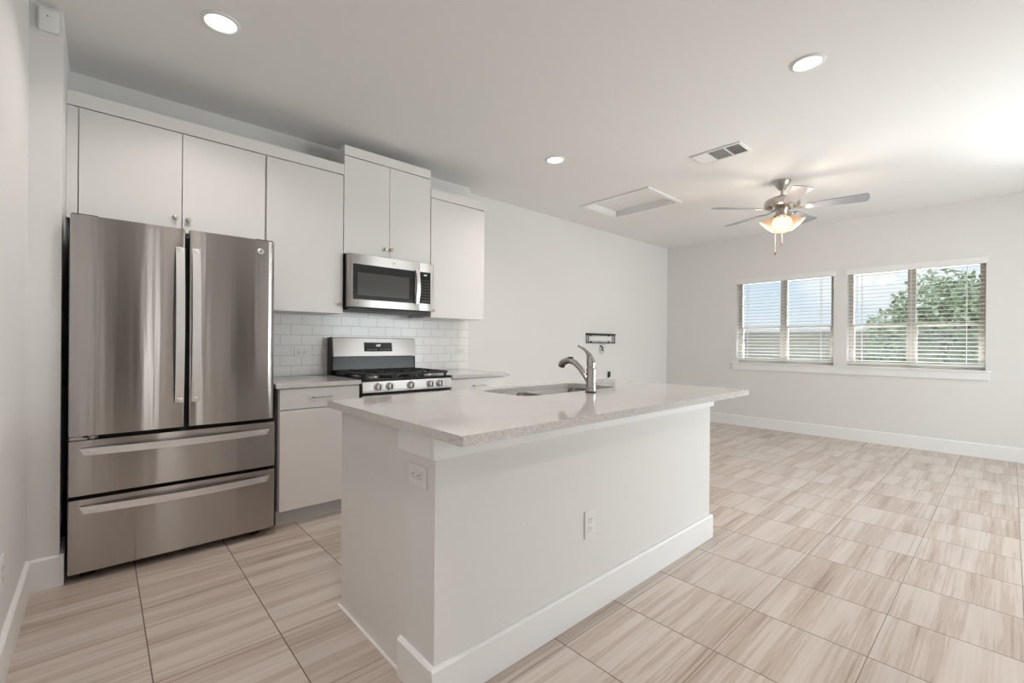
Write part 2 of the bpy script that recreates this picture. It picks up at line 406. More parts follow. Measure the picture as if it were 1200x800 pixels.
# baseboards
bh, bt = .146, .016
def base_prof(bm, axis, a, b, face, sgn):
    """baseboard with an eased top edge; face = wall plane, sgn = direction into the room"""
    p = [(face, 0), (face+sgn*bt, 0), (face+sgn*bt, bh-.007), (face+sgn*bt*.55, bh), (face, bh)]
    if axis == 'X': prism(bm, p, 'X', a, b)
    else: prism(bm, p, 'Y', a, b)
    return bm
struct('baseboard_window', base_prof(bmesh.new(), 'Y', YB, YR, XW, -1), M['trim'])
struct('baseboard_living', base_prof(bmesh.new(), 'X', XJ, XW-bt, YR, -1), M['trim'])
struct('baseboard_left', base_prof(bmesh.new(), 'Y', YB, 3.045, XL, 1), M['trim'])
struct('baseboard_back', base_prof(bmesh.new(), 'X', HB[1]+.01, D[0]-.01, YB, 1), M['trim'])
bm = bmesh.new(); base_prof(bm, 'X', XL+bt, -.139+bt, 3.045, -1); base_prof(bm, 'Y', 3.045, 3.30, -.139, 1)
struct('baseboard_fridge_return', bm, M['trim'])

# ------------------------------------------------------------------ windows, sill, blinds
def window(name, y0, y1):
    bm = bmesh.new(); xo, xi, t = XW+.085, XW+.14, .045; ym = (y0+y1)/2; zm = 1.415
    box(bm, xo, y0, WZ0, xi, y0+t, WZ1); box(bm, xo, y1-t, WZ0, xi, y1, WZ1)
    box(bm, xo, y0+t, WZ0, xi, y1-t, WZ0+t); box(bm, xo, y0+t, WZ1-t, xi, y1-t, WZ1)
    box(bm, xo-.01, ym-.036, WZ0+t, xi, ym+.036, WZ1-t)
    f = struct(name, bm, M['vinyl'])
    for a, b in ((y0+t, ym-.036), (ym+.036, y1-t)):
        obj('meeting_rail', B(xo+.005, a, zm-.011, xi-.01, b, zm+.011), M['vinyl'], f)
        bm = bmesh.new(); box(bm, xo+.01, a, WZ0+t, xi-.01, a+.012, zm-.011); box(bm, xo+.01, b-.012, WZ0+t, xi-.01, b, zm-.011)
        box(bm, xo+.01, a+.012, WZ0+t, xi-.01, b-.012, WZ0+t+.012)
        obj('lower_sash', bm, M['vinyl'], f)
        obj('glass_pane', B(xo+.03, a, zm+.011, xo+.034, b, WZ1-t), M['glass'], f)
        obj('glass_pane', B(xo+.026, a+.012, WZ0+t+.012, xo+.030, b-.012, zm-.011), M['glass'], f)
        s = bmesh.new(); vs = [s.verts.new((xi-.006, yy, zz)) for yy, zz in ((a, WZ0+t), (b, WZ0+t), (b, zm), (a, zm))]; s.faces.new(vs)
        obj('insect_screen', s, M['screen'], f)
    return f
window('window_1', *W1); window('window_2', *W2); window('added_east_window', *W4)  # the last one is unseen, added to carry fill light
bm = bmesh.new()
box(bm, XW-.035, .143, .898, XW+.02, 2.755, .915, bev=.004); box(bm, XW-.018, .155, .812, XW-.001, 2.745, .898, bev=.002)
box(bm, XW+.02, W1[0], .898, XW+.085, W1[1], .913); box(bm, XW+.02, W2[0], .898, XW+.085, W2[1], .913)
struct('trim_1', bm, M['trim'])

def blind(label, y0, y1):
    t = thing('window_blind', label, 'blinds', (XW+.03, (y0+y1)/2, .95), 'white window blinds')
    v = bmesh.new(); box(v, XW-.012, y0-.012, 2.045, XW-.002, y1+.012, 2.118, bev=.002)
    for ya in (y0-.012, y1+.006): box(v, XW-.002, ya, 2.045, XW+.0, ya+.006, 2.118)
    obj('valance', v, M['blind'], t)
    obj('headrail', B(XW+.004, y0+.008, 2.055, XW+.055, y1-.008, 2.095), M['blind'], t)
    n = 24; pitch = .0452; ang = math.radians(9)
    s = bmesh.new(); z0 = .985
    for i in range(n):
        z = z0 + i*pitch; c = Vector((XW+.03, 0, z)); dx = .025*math.cos(ang); dz = .025*math.sin(ang)
        # slat tilted slightly: room-side edge a little lower, 3 mm thick
        poly = [(c.x-dx, z-dz), (c.x+dx, z+dz), (c.x+dx, z+dz+.003), (c.x-dx, z-dz+.003)]
        prism(s, poly, 'Y', y0+.008, y1-.008)
    obj('slats', s, M['blind'], t)
    obj('bottom_rail', B(XW+.006, y0+.008, .948, XW+.054, y1-.008, .966, bev=.003), M['blind'], t)
    for f in (.12, .5, .88):
        yy = y0 + (y1-y0)*f
        lc = bmesh.new()
        for xx in (XW+.003, XW+.057): box(lc, xx-.0008, yy-.002, .96, xx+.0008, yy+.002, 2.06)
        obj('ladder_cord', lc, M['blind'], t)
    obj('tilt_wand', tube(bmesh.new(), [(XW-.004+.006, y1-.10, 2.04), (XW+.0, y1-.10, 1.45)], .004, 6), M['blind'], t)
    return t
blind('open white slat blind over the smaller-looking left window, nearer the corner', *W1)
blind('open white slat blind over the right window with the tree behind it', *W2)

# ------------------------------------------------------------------ ceiling: hatch, vent, recessed lights
t = thing('attic_hatch', 'white attic access hatch recessed in the ceiling between vent and wall corner', 'attic hatch', ((HX0+HX1)/2, (HY0+HY1)/2, ZC))
bm = bmesh.new(); w_ = .045; zz = ZC-.014
box(bm, HX0-w_, HY0-w_, zz, HX0, HY1+w_, ZC); box(bm, HX1, HY0-w_, zz, HX1+w_, HY1+w_, ZC)
box(bm, HX0, HY0-w_, zz, HX1, HY0, ZC); box(bm, HX0, HY1, zz, HX1, HY1+w_, ZC)
obj('casing', bm, M['trim'], t)
bm = bmesh.new(); k = .012
box(bm, HX0, HY0, ZC, HX0+k, HY1, ZC+.055); box(bm, HX1-k, HY0, ZC, HX1, HY1, ZC+.055)
box(bm, HX0+k, HY0, ZC, HX1-k, HY0+k, ZC+.055); box(bm, HX0+k, HY1-k, ZC, HX1-k, HY1, ZC+.055)
obj('jamb', bm, M['trim'], t)
obj('panel', B(HX0+.002, HY0+.002, ZC+.055, HX1-.002, HY1-.002, ZC+.07), M['ceiling'], t)

t = thing('ceiling_vent', 'white rectangular ceiling air vent with three louvre banks, one dark', 'air vent', (3.745, 1.607, ZC))
vx0, vx1, vy0, vy1 = 3.625, 3.865, 1.405, 1.81
bm = bmesh.new(); e_ = .022; z0, z1 = ZC-.008, ZC
box(bm, vx0, vy0, z0, vx0+e_, vy1, z1, bev=.002); box(bm, vx1-e_, vy0, z0, vx1, vy1, z1, bev=.002)
box(bm, vx0+e_, vy0, z0, vx1-e_, vy0+e_, z1); box(bm, vx0+e_, vy1-e_, z0, vx1-e_, vy1, z1)
for yy in (1.532, 1.672): box(bm, vx0+e_, yy, z0, vx1-e_, yy+.010, z1)
obj('frame', bm, M['vent_white'], t)
obj('duct_backing', B(vx0+e_, vy0+e_, ZC-.0015, vx1-e_, vy1-e_, ZC-.0005), M['vent_dark'], t)
for (a, b, ang) in ((vy0+e_, 1.532, 0), (1.542, 1.672, 60), (1.682, vy1-e_, -38)):
    s = bmesh.new(); nn = 9
    if ang == 0:
        for i in range(nn):
            x = vx0+e_+.008 + i*(vx1-vx0-2*e_-.016)/(nn-1); h = .009
            prism(s, [(x-.009, ZC-.008), (x-.008, ZC-.009), (x+.010, ZC-.003), (x+.009, ZC-.002)], 'Y', a, b)
    else:
        for i in range(nn):
            y = a+.006 + i*(b-a-.012)/(nn-1); sg = 1 if ang > 0 else -1; wd = .0045 if ang > 0 else .0095
            prism(s, [(y-sg*wd, ZC-.008), (y-sg*wd+.001, ZC-.009), (y+sg*wd+.001, ZC-.003), (y+sg*wd, ZC-.002)], 'X', vx0+e_, vx1-e_)
    obj('louvre_bank', s, M['vent_white'], t)

def can_light(x, y, label, first=None):
    t = thing('recessed_light', label, 'ceiling light', (x, y, ZC), 'recessed ceiling lights') if first is None else None
    if first is None:
        obj('trim_ring', lathe(bmesh.new(), [(.068, 0), (.085, 0), (.084, -.004), (.070, -.009), (.066, -.004)], (x, y, ZC), 40), M['vent_white'], t, smooth=True)
        obj('lens', lathe(bmesh.new(), [(0, -.005), (.05, -.005), (.068, -.002)], (x, y, ZC), 40), M['lens'], t, smooth=True)
    else:
        t = copy_tree(first); t.location = (x, y, ZC); t['label'] = label
    area('recessed_lamp', (x, y, ZC-.012), (0, 0, -1), .13, .13, L_CAN, (1, .915, .855), 'DISK', math.radians(135))
    return t
c0 = can_light(.430, 2.617, 'round recessed ceiling light above the refrigerator, leftmost of the three')
can_light(2.89, .765, 'large-looking round recessed light nearest the camera at upper right', c0)
can_light(.430, .765, 'added unseen recessed fill light over the camera end of the kitchen', c0)  # this and the next two are unseen cans added to fill the room
can_light(.430, -1.10, 'added unseen recessed fill light behind the camera near the left wall', c0)
can_light(2.89, -1.10, 'added unseen recessed fill light behind the camera toward the added patio door', c0)
can_light(2.856, 2.615, 'small-looking round recessed light near the attic hatch, middle of the three', c0)

# ------------------------------------------------------------------ ceiling fan
FX, FY = 4.802, 1.475
fan = thing('ceiling_fan', 'brushed nickel ceiling fan with five grey blades and lit glass shades', 'ceiling fan', (FX, FY, ZC))
FC = (FX, FY, 0)
obj('canopy', lathe(bmesh.new(), [(0, ZC), (.072, ZC), (.070, ZC-.02), (.052, ZC-.05), (.032, ZC-.075), (.026, ZC-.085), (0, ZC-.085)], FC), M['nickel'], fan, smooth=True)
obj('downrod', lathe(bmesh.new(), [(0, 2.65), (.013, 2.65), (.013, 2.60), (.022, 2.597), (.022, 2.57), (0, 2.57)], FC, 20), M['nickel'], fan, smooth=True)
obj('motor_housing', lathe(bmesh.new(), [(0, 2.582), (.05, 2.58), (.115, 2.563), (.145, 2.545), (.150, 2.53), (.150, 2.495), (.135, 2.478), (.08, 2.470), (0, 2.470)], FC, 40), M['nickel'], fan, smooth=True)
obj('switch_housing', lathe(bmesh.new(), [(0, 2.47), (.06, 2.47), (.062, 2.455), (.052, 2.44), (.05, 2.40), (.060, 2.392), (.058, 2.378), (.02, 2.365), (0, 2.362)], FC, 32), M['nickel'], fan, smooth=True)
for k in range(5):
    a = math.radians(-149.5 + 72*k); RM = Matrix.Translation((FX, FY, 2.462)) @ Matrix.Rotation(a, 4, 'Z')
    pit = Matrix.Rotation(math.radians(-12), 4, 'X')
    bm = bmesh.new()
    pts = [(.205, -.050), (.60, -.072)] + [(.625+.03*math.sin(math.radians(q)), -.045-.03*math.cos(math.radians(q))) for q in (15, 45, 75)] \
        + [(.660, 0)] + [(.625+.03*math.cos(math.radians(q)), .045+.03*math.sin(math.radians(q))) for q in (15, 45, 75)] + [(.60, .072), (.205, .050)]
    prism(bm, pts, 'Z', -.003, .003)
    for v in bm.verts: v.co = RM @ pit @ v.co
    bl = obj('blade', bm, M['fan_blade'], fan)
    bm = bmesh.new()
    tube(bm, [(.10, 0, .004), (.15, .012, -.004), (.20, .02, -.008), (.25, .012, -.007)], [.012, .010, .009, .006], 8, squash=.5)
    tube(bm, [(.10, 0, .004), (.15, -.012, -.004), (.20, -.02, -.008), (.25, -.012, -.007)], [.012, .010, .009, .006], 8, squash=.5)
    box(bm, .195, -.036, -.0075, .255, .036, -.0035, bev=.0015)
    for yy in (-.022, .022): cyl(bm, (.24, yy, -.009), .005, .004, seg=10)
    for v in bm.verts: v.co = RM @ pit @ v.co
    obj('blade_bracket', bm, M['nickel'], bl, smooth=True)
for k in range(4):
    a = math.radians(-163 + 90*k); tilt = math.radians(42)
    base = Vector((FX + .045*math.cos(a), FY + .045*math.sin(a), 2.395))
    Rt = Matrix.Rotation(a, 4, 'Z') @ Matrix.Rotation(PI-tilt, 4, 'Y')       # +Z of the shade points outwards and down
    bm = lathe(bmesh.new(), [(.020, -.01), (.024, .0), (.024, .028), (.020, .032)], base, 20, Rt)
    fit = obj('lamp_fitter', bm, M['nickel'], fan, smooth=True)
    prof = [(.024, .020), (.033, .030), (.045, .05), (.056, .075), (.066, .10), (.078, .122), (.080, .124), (.077, .122), (.064, .10), (.054, .075), (.043, .05), (.031, .032)]
    bm = lathe(bmesh.new(), prof, base, 32, Rt)
    sh = obj('lamp_shade', bm, M['shade'], fan, smooth=True)
    bm = lathe(bmesh.new(), [(0, .030), (.012, .032), (.014, .045), (.026, .062), (.030, .080), (.026, .098), (.014, .108), (0, .111)], base, 20, Rt)
    obj('bulb', bm, M['bulb'], sh, smooth=True)
    pl = bpy.data.lights.new('fan_lamp', 'POINT'); pl.energy = L_FAN; pl.color = (1, .87, .74); pl.shadow_soft_size = .07
    po = bpy.data.objects.new('fan_lamp', pl); COL.objects.link(po); po.location = base + (Rt @ Vector((0, 0, .23)))
for dx, dy, zb in ((-.02, .05, 2.06), (0.005, 0, 2.15)):
    c = obj('pull_chain', tube(bmesh.new(), [(FX+dx, FY+dy, 2.40), (FX+dx, FY+dy, zb)], .0022, 6), M['cord'], fan)
    obj('chain_fob', lathe(bmesh.new(), [(0, zb+.002), (.006, zb), (.010, zb-.015), (.006, zb-.028), (0, zb-.03)], (FX+dx, FY+dy, 0), 12), M['wood_knob'], c, smooth=True)

# ------------------------------------------------------------------ refrigerator
fr = thing('refrigerator', 'tall stainless steel french door refrigerator with two bottom freezer drawers', 'refrigerator', (.335, 3.35, 0))
fx0, fx1, fy = -.110, .786, 3.0
obj('body', B(fx0+.012, 3.085, .035, fx1-.012, 3.655, 1.745, bev=.006), M['black'], fr)
def fridge_front(x0, x1, z0, z1, rl, rr, name, mat=M['steel']):
    """door slab with rounded vertical front edges (radius left / right) and a faintly bowed face"""
    yb = 3.075; n = 8; poly = [(x0, yb), (x0, fy+rl)]
    for i in range(1, n+1):
        a = PI/2*i/n; poly.append((x0+rl-rl*math.cos(a), fy+rl-rl*math.sin(a)))
    for i in range(1, 10):
        f = i/10; x = x0+rl+(x1-x0-rl-rr)*f; poly.append((x, fy-.004*math.sin(PI*f)))
    for i in range(0, n+1):
        a = PI/2*i/n; poly.append((x1-rr+rr*math.sin(a), fy+rr-rr*math.cos(a)))
    poly.append((x1, yb))
    bm = prism(bmesh.new(), poly, 'Z', z0, z1)
    return obj(name, bm, mat, fr, smooth=30)
def vhandle(door, xc, z0, z1, sgn):
    bm = bmesh.new(); n = 16; wd = .019
    c = [(fy-.030-.030*math.sin(PI*i/n), z0+(z1-z0)*i/n) for i in range(n+1)]
    prism(bm, c+[(y+.010, z) for y, z in reversed(c)], 'X', xc-wd, xc+wd)
    for z in (z0+.015, z1-.015): box(bm, xc-.012, fy-.034, z-.012, xc+.012, fy+.002, z+.012, bev=.003)
    bmesh.ops.remove_doubles(bm, verts=bm.verts, dist=1e-5)
    obj('handle', bm, M['handle'], door, smooth=50)
def hhandle(door, x0, x1, zc):
    bm = bmesh.new(); n = 20; hh = .017
    top, bot = [], []
    for i in range(n+1):
        f = i/n; x = x0+(x1-x0)*f; y = fy-(.022+.036*math.sin(PI*f)); top.append((x, y))
    for i in range(n):
        (xa, ya), (xb, yb) = top[i], top[i+1]
        sa = .012*max(0, 1-i/1.0); sb = 0
        ea = -.016 if i == 0 else 0; eb = .016 if i == n-1 else 0
        vs = []
        for (x, y, dx) in ((xa, ya, ea), (xb, yb, eb)):
            vs += [bm.verts.new((x+dx, y, zc+hh)), bm.verts.new((x, y, zc-hh)), bm.verts.new((x, y+.010, zc-hh)), bm.verts.new((x+dx, y+.010, zc+hh))]
        a, b = vs[:4], vs[4:]
        for q in range(4): bm.faces.new((a[q], a[(q+1) % 4], b[(q+1) % 4], b[q]))
        if i == 0: bm.faces.new(a)
        if i == n-1: bm.faces.new(b)
    for x in (x0+.03, x1-.03): box(bm, x-.015, fy-.028, zc-.010, x+.015, fy+.002, zc+.010, bev=.003)
    bmesh.ops.remove_doubles(bm, verts=bm.verts, dist=1e-5)
    obj('handle', bm, M['handle'], door, smooth=50)
dl = fridge_front(fx0, .3385, .704, 1.768, .006, .010, 'door')
dr = fridge_front(.3565, fx1, .704, 1.768, .010, .042, 'door')
w1_ = fridge_front(fx0, fx1, .418, .682, .006, .008, 'freezer_drawer')
w2_ = fridge_front(fx0, fx1, .047, .398, .006, .008, 'freezer_drawer')
vhandle(dl, .313, .838, 1.665, -1); vhandle(dr, .384, .838, 1.665, 1)
hhandle(w1_, -.055, .738, .630); hhandle(w2_, -.055, .738, .350)
# round emblem on the right door
bm = lathe(bmesh.new(), [(.0, .0015), (.0125, .0015), (.0155, .0025), (.0175, .0015), (.018, -.002)], (.702, fy-.001, 1.700), 28, Matrix.Rotation(PI/2, 4, 'X'))
em = obj('emblem', bm, M['steel_trim'], dr, smooth=True, label='round polished emblem near the top corner')
bm = bmesh.new()
for sx in (-1, 1):
    tube(bm, [(.702+sx*(.0045+.0042*math.cos(q)), fy-.004, 1.700+.0065*math.sin(q)) for q in [i*PI/5 for i in range(9)]], .0008, 6)
obj('monogram', bm, M['grey_metal'], em)
# hinge covers, hinge, feet, kick grille
for x0, x1 in ((fx0+.004, fx0+.10), (fx1-.10, fx1-.004)):
    obj('hinge_cover', B(x0, 3.045, 1.7685, x1, 3.13, 1.782, bev=.004), M['black'], fr)
bm = bmesh.new(); box(bm, fx0+.004, fy+.012, .6855, fx0+.066, fy+.07, .692); box(bm, fx0+.004, fy+.010, .6935, fx0+.05, fy+.06, .7005, bev=.002)
cyl(bm, (fx0+.082, fy+.03, .692), .014, .012, seg=16); tube(bm, [(fx0+.07, fy+.02, .69), (fx0+.105, fy+.022, .698)], .003, 6); tube(bm, [(fx0+.07, fy+.02, .698), (fx0+.105, fy+.022, .688)], .003, 6)
obj('door_hinge', bm, M['steel_trim'], fr)
obj('kick_grille', B(fx0+.03, 3.10, .02, fx1-.03, 3.13, .06), M['black'], fr)
for x in (fx0+.07, fx1-.08):
    obj('foot', cyl(bmesh.new(), (x, 3.10, .018), .030, .035, 'Z', seg=20, bev=.004), M['black'], fr)
for x in (fx0+.07, fx1-.08):
    obj('foot', cyl(bmesh.new(), (x, 3.58, .018), .022, .035, 'Z', seg=20, bev=.004), M['black'], fr)

# ------------------------------------------------------------------ cabinets
YU = 3.352; DT = .019      # front of upper doors, door thickness
def knob(parent, x, y, z):
    bm = lathe(bmesh.new(), [(0, .026), (.010, .0255), (.0145, .022), (.0145, .018), (.008, .013), (.0055, .008), (.006, .002), (.009, 0)], (x, y, z), 24, Matrix.Rotation(PI/2, 4, 'X'))
    obj('knob', bm, M['nickel'], parent, smooth=True)
def doorpanel(parent, x0, x1, z0, z1, yfront, name='door'):
    return obj(name, B(x0, yfront, z0, x1, yfront+DT, z1, bev=.0012), M['cabinet'], parent)
def upper(label, x0, x1, z0, z1, splits, knobs, yf=YU):
    t = thing('wall_cabinet', label, 'cabinet', ((x0+x1)/2, YK, z0), 'white wall cabinets')
    obj('carcass', B(x0, yf+DT+.003, z0+.002, x1, YK-.001, z1), M['cabinet'], t)
    ds = [doorpanel(t, a, b, z0, z1-.004, yf) for a, b in splits]
    for i, x, z in knobs: knob(ds[i], x, yf, z)
    return t
upper('white double-door wall cabinet above the refrigerator', -.092, .811, 1.815, 2.412, [(-.090, .357), (.361, .809)], [(0, .325, 1.897), (1, .388, 1.893)])
t = bpy.data.objects['wall_cabinet']
upper('tall white single-door wall cabinet between refrigerator and microwave', .816, 1.338, 1.378, 2.412, [(.819, 1.336)], [(0, 1.309, 1.447)])
upper('raised white double-door wall cabinet above the microwave', 1.341, 2.090, 1.830, 2.566, [(1.342, 1.709), (1.712, 2.089)], [(0, 1.670, 1.902), (1, 1.722, 1.903)])
upper('white single-door wall cabinet right of the microwave', 2.094, 2.684, 1.384, 2.412, [(2.097, 2.683)], [(0, 2.115, 1.443)])
tag(obj('cabinet_filler', B(-.138, YU+.004, 1.815, -.094, YU+.024, 2.410), M['cabinet']), 'narrow white filler strip between wall end and cabinet above refrigerator', 'filler strip')
def crown(label, x0, x1, z0, z1, yf):
    bm = bmesh.new(); box(bm, x0, yf-.003, z0, x1, yf+.017, z1, bev=.0012)
    if x1 > 2.2 or z1 > 2.6:
        box(bm, x1-.019, yf+.0175, z0, x1-.0005, YK-.001, z1)
    if z1 > 2.6: box(bm, x0+.0005, yf+.0175, z0, x0+.019, YK-.001, z1)
    return tag(obj('cabinet_top_trim', bm, M['cabinet']), label, 'cabinet trim', 'flat trim boards on the wall cabinets')
crown('long flat white trim board over the refrigerator and tall cabinets', -.138, 1.339, 2.414, 2.490, YU)
crown('highest flat white trim board, over the microwave cabinet', 1.341, 2.090, 2.568, 2.641, YU)
crown('short flat white trim board over the rightmost wall cabinet', 2.092, 2.686, 2.414, 2.490, YU)

YD = 3.045
def base_cab(label, x0, x1, pulls, kx):
    t = thing('base_cabinet', label, 'cabinet', ((x0+x1)/2, 3.35, 0), 'white base cabinets')
    obj('carcass', B(x0, YD+DT+.003, .102, x1, YK-.001, .874), M['cabinet'], t)
    obj('toe_kick', B(x0+.002, 3.118, 0.0, x1-.002, 3.136, .101), M['toe'], t)
    d = obj('drawer', B(x0+.003, YD, .740, x1-.003, YD+DT, .868, bev=.0012), M['cabinet'], t)
    xc, hw = pulls; bm = bmesh.new()
    tube(bm, [(xc-hw, YD-.028, .808), (xc-hw*.5, YD-.031, .808), (xc+hw*.5, YD-.031, .808), (xc+hw, YD-.028, .808)], [.0065, .0042, .0042, .0065], 10)
    for s in (-1, 1): tube(bm, [(xc+s*(hw-.006), YD+.001, .808), (xc+s*(hw-.006), YD-.028, .808)], .0055, 10)
    obj('handle', bm, M['nickel'], d, smooth=True)
    dd = doorpanel(t, x0+.003, x1-.003, .106, .733, YD)
    knob(dd, kx, YD, .690)
    return t
base_cab('white base cabinet with one drawer between refrigerator and gas range', .822, 1.338, (1.078, .060), 1.305)
base_cab('white base cabinet with a drawer, right of the gas range', 2.100, 2.684, (2.385, .062), 2.130)

def slab(label, x0, x1):
    return tag(obj('kitchen_counter', B(x0, 3.018, .876, x1, YK-.006, .905, bev=.0025), M['quartz']), label, 'countertop', 'quartz worktops along the wall')
slab('short pale quartz worktop between refrigerator and gas range', .797, 1.3375)
slab('short pale quartz worktop right of the gas range', 2.099, 2.725)
tag(obj('backsplash', B(.797, YK-.0055, .9055, 2.745, YK-.0005, 1.45), M['subway']), 'white subway tile backsplash behind the gas range', 'backsplash')

# ------------------------------------------------------------------ outlets
def outlet(label, origin, right, normal, horizontal, w=.072, h=.116):
    """duplex outlet: plate, two receptacles with slots. right = plate's long/short axis on the wall"""
    t = thing('wall_outlet', label, 'outlet', origin, 'white duplex outlets')
    R, Nn = Vector(right), Vector(normal); U = Vector((0, 0, 1)); O = Vector(origin)
    W, Hh = (h, w) if horizontal else (w, h)
    mt = Matrix((( R.x, U.x, Nn.x, O.x), (R.y, U.y, Nn.y, O.y), (R.z, U.z, Nn.z, O.z), (0, 0, 0, 1)))
    bm = bmesh.new(); box(bm, -W/2, -Hh/2, -.0004, W/2, Hh/2, .0055, bev=.002); bm.transform(mt); obj('cover_plate', bm, M['plate'], t)
    for s in (-1, 1):
        cx, cy = (s*.020, 0) if horizontal else (0, s*.020)
        bm = bmesh.new(); box(bm, cx-.0155, cy-.0155, .005, cx+.0155, cy+.0155, .0072, bev=.001); bm.transform(mt)
        rc = obj('receptacle', bm, M['plate'], t)
        bm = bmesh.new()
        for q in (-.006, .006):
            if horizontal: box(bm, cx-.0015-.003, cy+q-.0011, .0068, cx+.0045, cy+q+.0011, .0076)
            else: box(bm, cx+q-.0011, cy-.0015, .0068, cx+q+.0011, cy+.0065, .0076)
        if horizontal: cyl(bm, (cx-.0095, cy, .0072), .0024, .0012, seg=10)
        else: cyl(bm, (cx, cy-.0085, .0072), .0024, .0012, seg=10)
        bm.transform(mt); obj('slots', bm, M['slot'], rc)
    bm = bmesh.new(); cyl(bm, (0, 0, .0058), .003, .001, seg=12); bm.transform(mt); obj('screw', bm, M['steel_trim'], t)
    return t
outlet('white horizontal outlet on the tile backsplash left of the gas range', (1.152, YK-.006, 1.085), (1, 0, 0), (0, -1, 0), True)
outlet('white horizontal outlet on the tile backsplash right of the gas range', (2.652, YK-.006, 1.082), (1, 0, 0), (0, -1, 0), True)
outlet('white vertical outlet low on the left wall by the baseboard', (XL, 2.325, .363), (0, 1, 0), (1, 0, 0), False)
IX0, IX1, IY0, IYK, IY1 = .790, 2.743, 1.228, 1.44, 2.005
outlet('white horizontal outlet on the end of the kitchen island', (IX0, 1.33, .722), (0, -1, 0), (-1, 0, 0), True)
outlet('white vertical outlet on the long face of the kitchen island', (1.577, IY0, .385), (1, 0, 0), (0, -1, 0), False)
# small white alarm device on the wall end
t = thing('wall_sensor', 'small white square alarm sensor high on the wall end beside refrigerator', 'sensor', (-.186, 3.045, 2.66))
obj('housing', B(-.222, 3.020, 2.605, -.151, 3.0448, 2.712, bev=.009, seg=3), M['plate'], t, smooth=True)
obj('indicator', cyl(bmesh.new(), (-.190, 3.0195, 2.672), .0028, .002, 'Y', seg=10), M['slot'], t)
bm = bmesh.new(); tube(bm, [(-.186, 3.0192, 2.670), (-.176, 3.0192, 2.672)], .0008, 5); obj('mark', bm, M['toe'], t)

# ------------------------------------------------------------------ microwave
mw = thing('microwave', 'stainless over-the-range microwave with black window hanging under cabinet', 'microwave', (1.715, YK, 1.42))
mx0, mx1, mz0, mz1, my = 1.346, 2.086, 1.432, 1.826, 3.283
obj('housing', B(mx0+.002, my+.035, mz0-.004, mx1-.002, YK-.008, mz1), M['black'], mw)
obj('bottom_vent', B(mx0+.02, my+.05, mz0-.022, mx1-.02, YK-.05, mz0-.005, bev=.004), M['grey_metal'], mw)
xs = 1.945; n = 6
def mw_front(x0, x1, rl, rr, z0, z1, hole=None):
    poly = [(x0, my+.034), (x0, my+rl)] + [(x0+rl-rl*math.cos(PI/2*i/n), my+rl-rl*math.sin(PI/2*i/n)) for i in range(1, n+1)] \
         + [(x1-rr+rr*math.sin(PI/2*i/n), my+rr-rr*math.cos(PI/2*i/n)) for i in range(0, n+1)] + [(x1, my+.034)]
    return prism(bmesh.new(), poly, 'Z', z0, z1)
md = obj('door', mw_front(mx0, xs-.001, .024, .001, mz0, mz1-.001), M['steel_light'], mw, smooth=30)
obj('window_glass', B(1.384, my-.002, 1.487, xs-.040, my+.001, 1.752, bev=.0008), M['glass_black'], md)
obj('window_mesh', B(1.418, my-.0026, 1.520, 1.850, my-.0019, 1.690), M['glass_screen'], md)
cp = obj('control_section', mw_front(xs+.001, mx1, .001, .020, mz0, mz1-.001), M['steel_light'], mw, smooth=30)
kp = obj('keypad', B(xs+.004, my-.002, 1.490, 2.050, my+.001, 1.752, bev=.0008), M['glass_black'], cp)
obj('clock_display', text_bm('4:07', .017, (2.0, my-.0028, 1.725)), M['digits'], kp)
bm = bmesh.new()
for r in range(8):
    for c in range(3): box(bm, 1.968+c*.026, my-.0027, 1.508+r*.024, 1.982+c*.026, my-.0019, 1.516+r*.024)
obj('keys', bm, M['key_mark'], kp)
bm = bmesh.new()
c = [(my-.016-.022*math.sin(PI*i/14), 1.482+(1.758-1.482)*i/14) for i in range(15)]
prism(bm, c+[(y+.012, z) for y, z in reversed(c)], 'X', 1.905, 1.935)
for z in (1.490, 1.750): box(bm, 1.908, my-.014, z-.008, 1.932, my+.001, z+.008)
bmesh.ops.remove_doubles(bm, verts=bm.verts, dist=1e-5)
obj('handle', bm, M['steel_trim'], md, smooth=50)
bm = lathe(bmesh.new(), [(0, .0008), (.0105, .0008), (.0115, .002), (.0135, .002), (.014, 0)], (1.715, my, 1.789), 28, Matrix.Rotation(PI/2, 4, 'X'))
em = obj('emblem', bm, M['steel_light'], md, smooth=True)
bm = bmesh.new()
for sx in (-1, 1):
    tube(bm, [(1.715+sx*(.0035+.0032*math.cos(q)), my-.002, 1.789+.005*math.sin(q)) for q in [i*PI/5 for i in range(9)]], .0006, 6)
obj('monogram', bm, M['grey_metal'], em)

# ------------------------------------------------------------------ gas range
rg = thing('gas_range', 'freestanding stainless gas range with black cooktop and five front knobs', 'stove', (1.718, 3.35, 0))
rx0, rx1 = 1.343, 2.094; ry = 3.03
obj('body', B(rx0, ry+.025, .06, rx1, 3.655, .888, bev=.003), M['enamel'], rg)
for x in (rx0+.05, rx1-.05):
    for y in (3.10, 3.60): obj('foot', cyl(bmesh.new(), (x, y, .03), .018, .06, seg=14), M['black'], rg)
bm = B(rx0+.001, ry-.005, .8885, rx1-.001, 3.60, .908, bev=.004); obj('cooktop', bm, M['enamel'], rg)
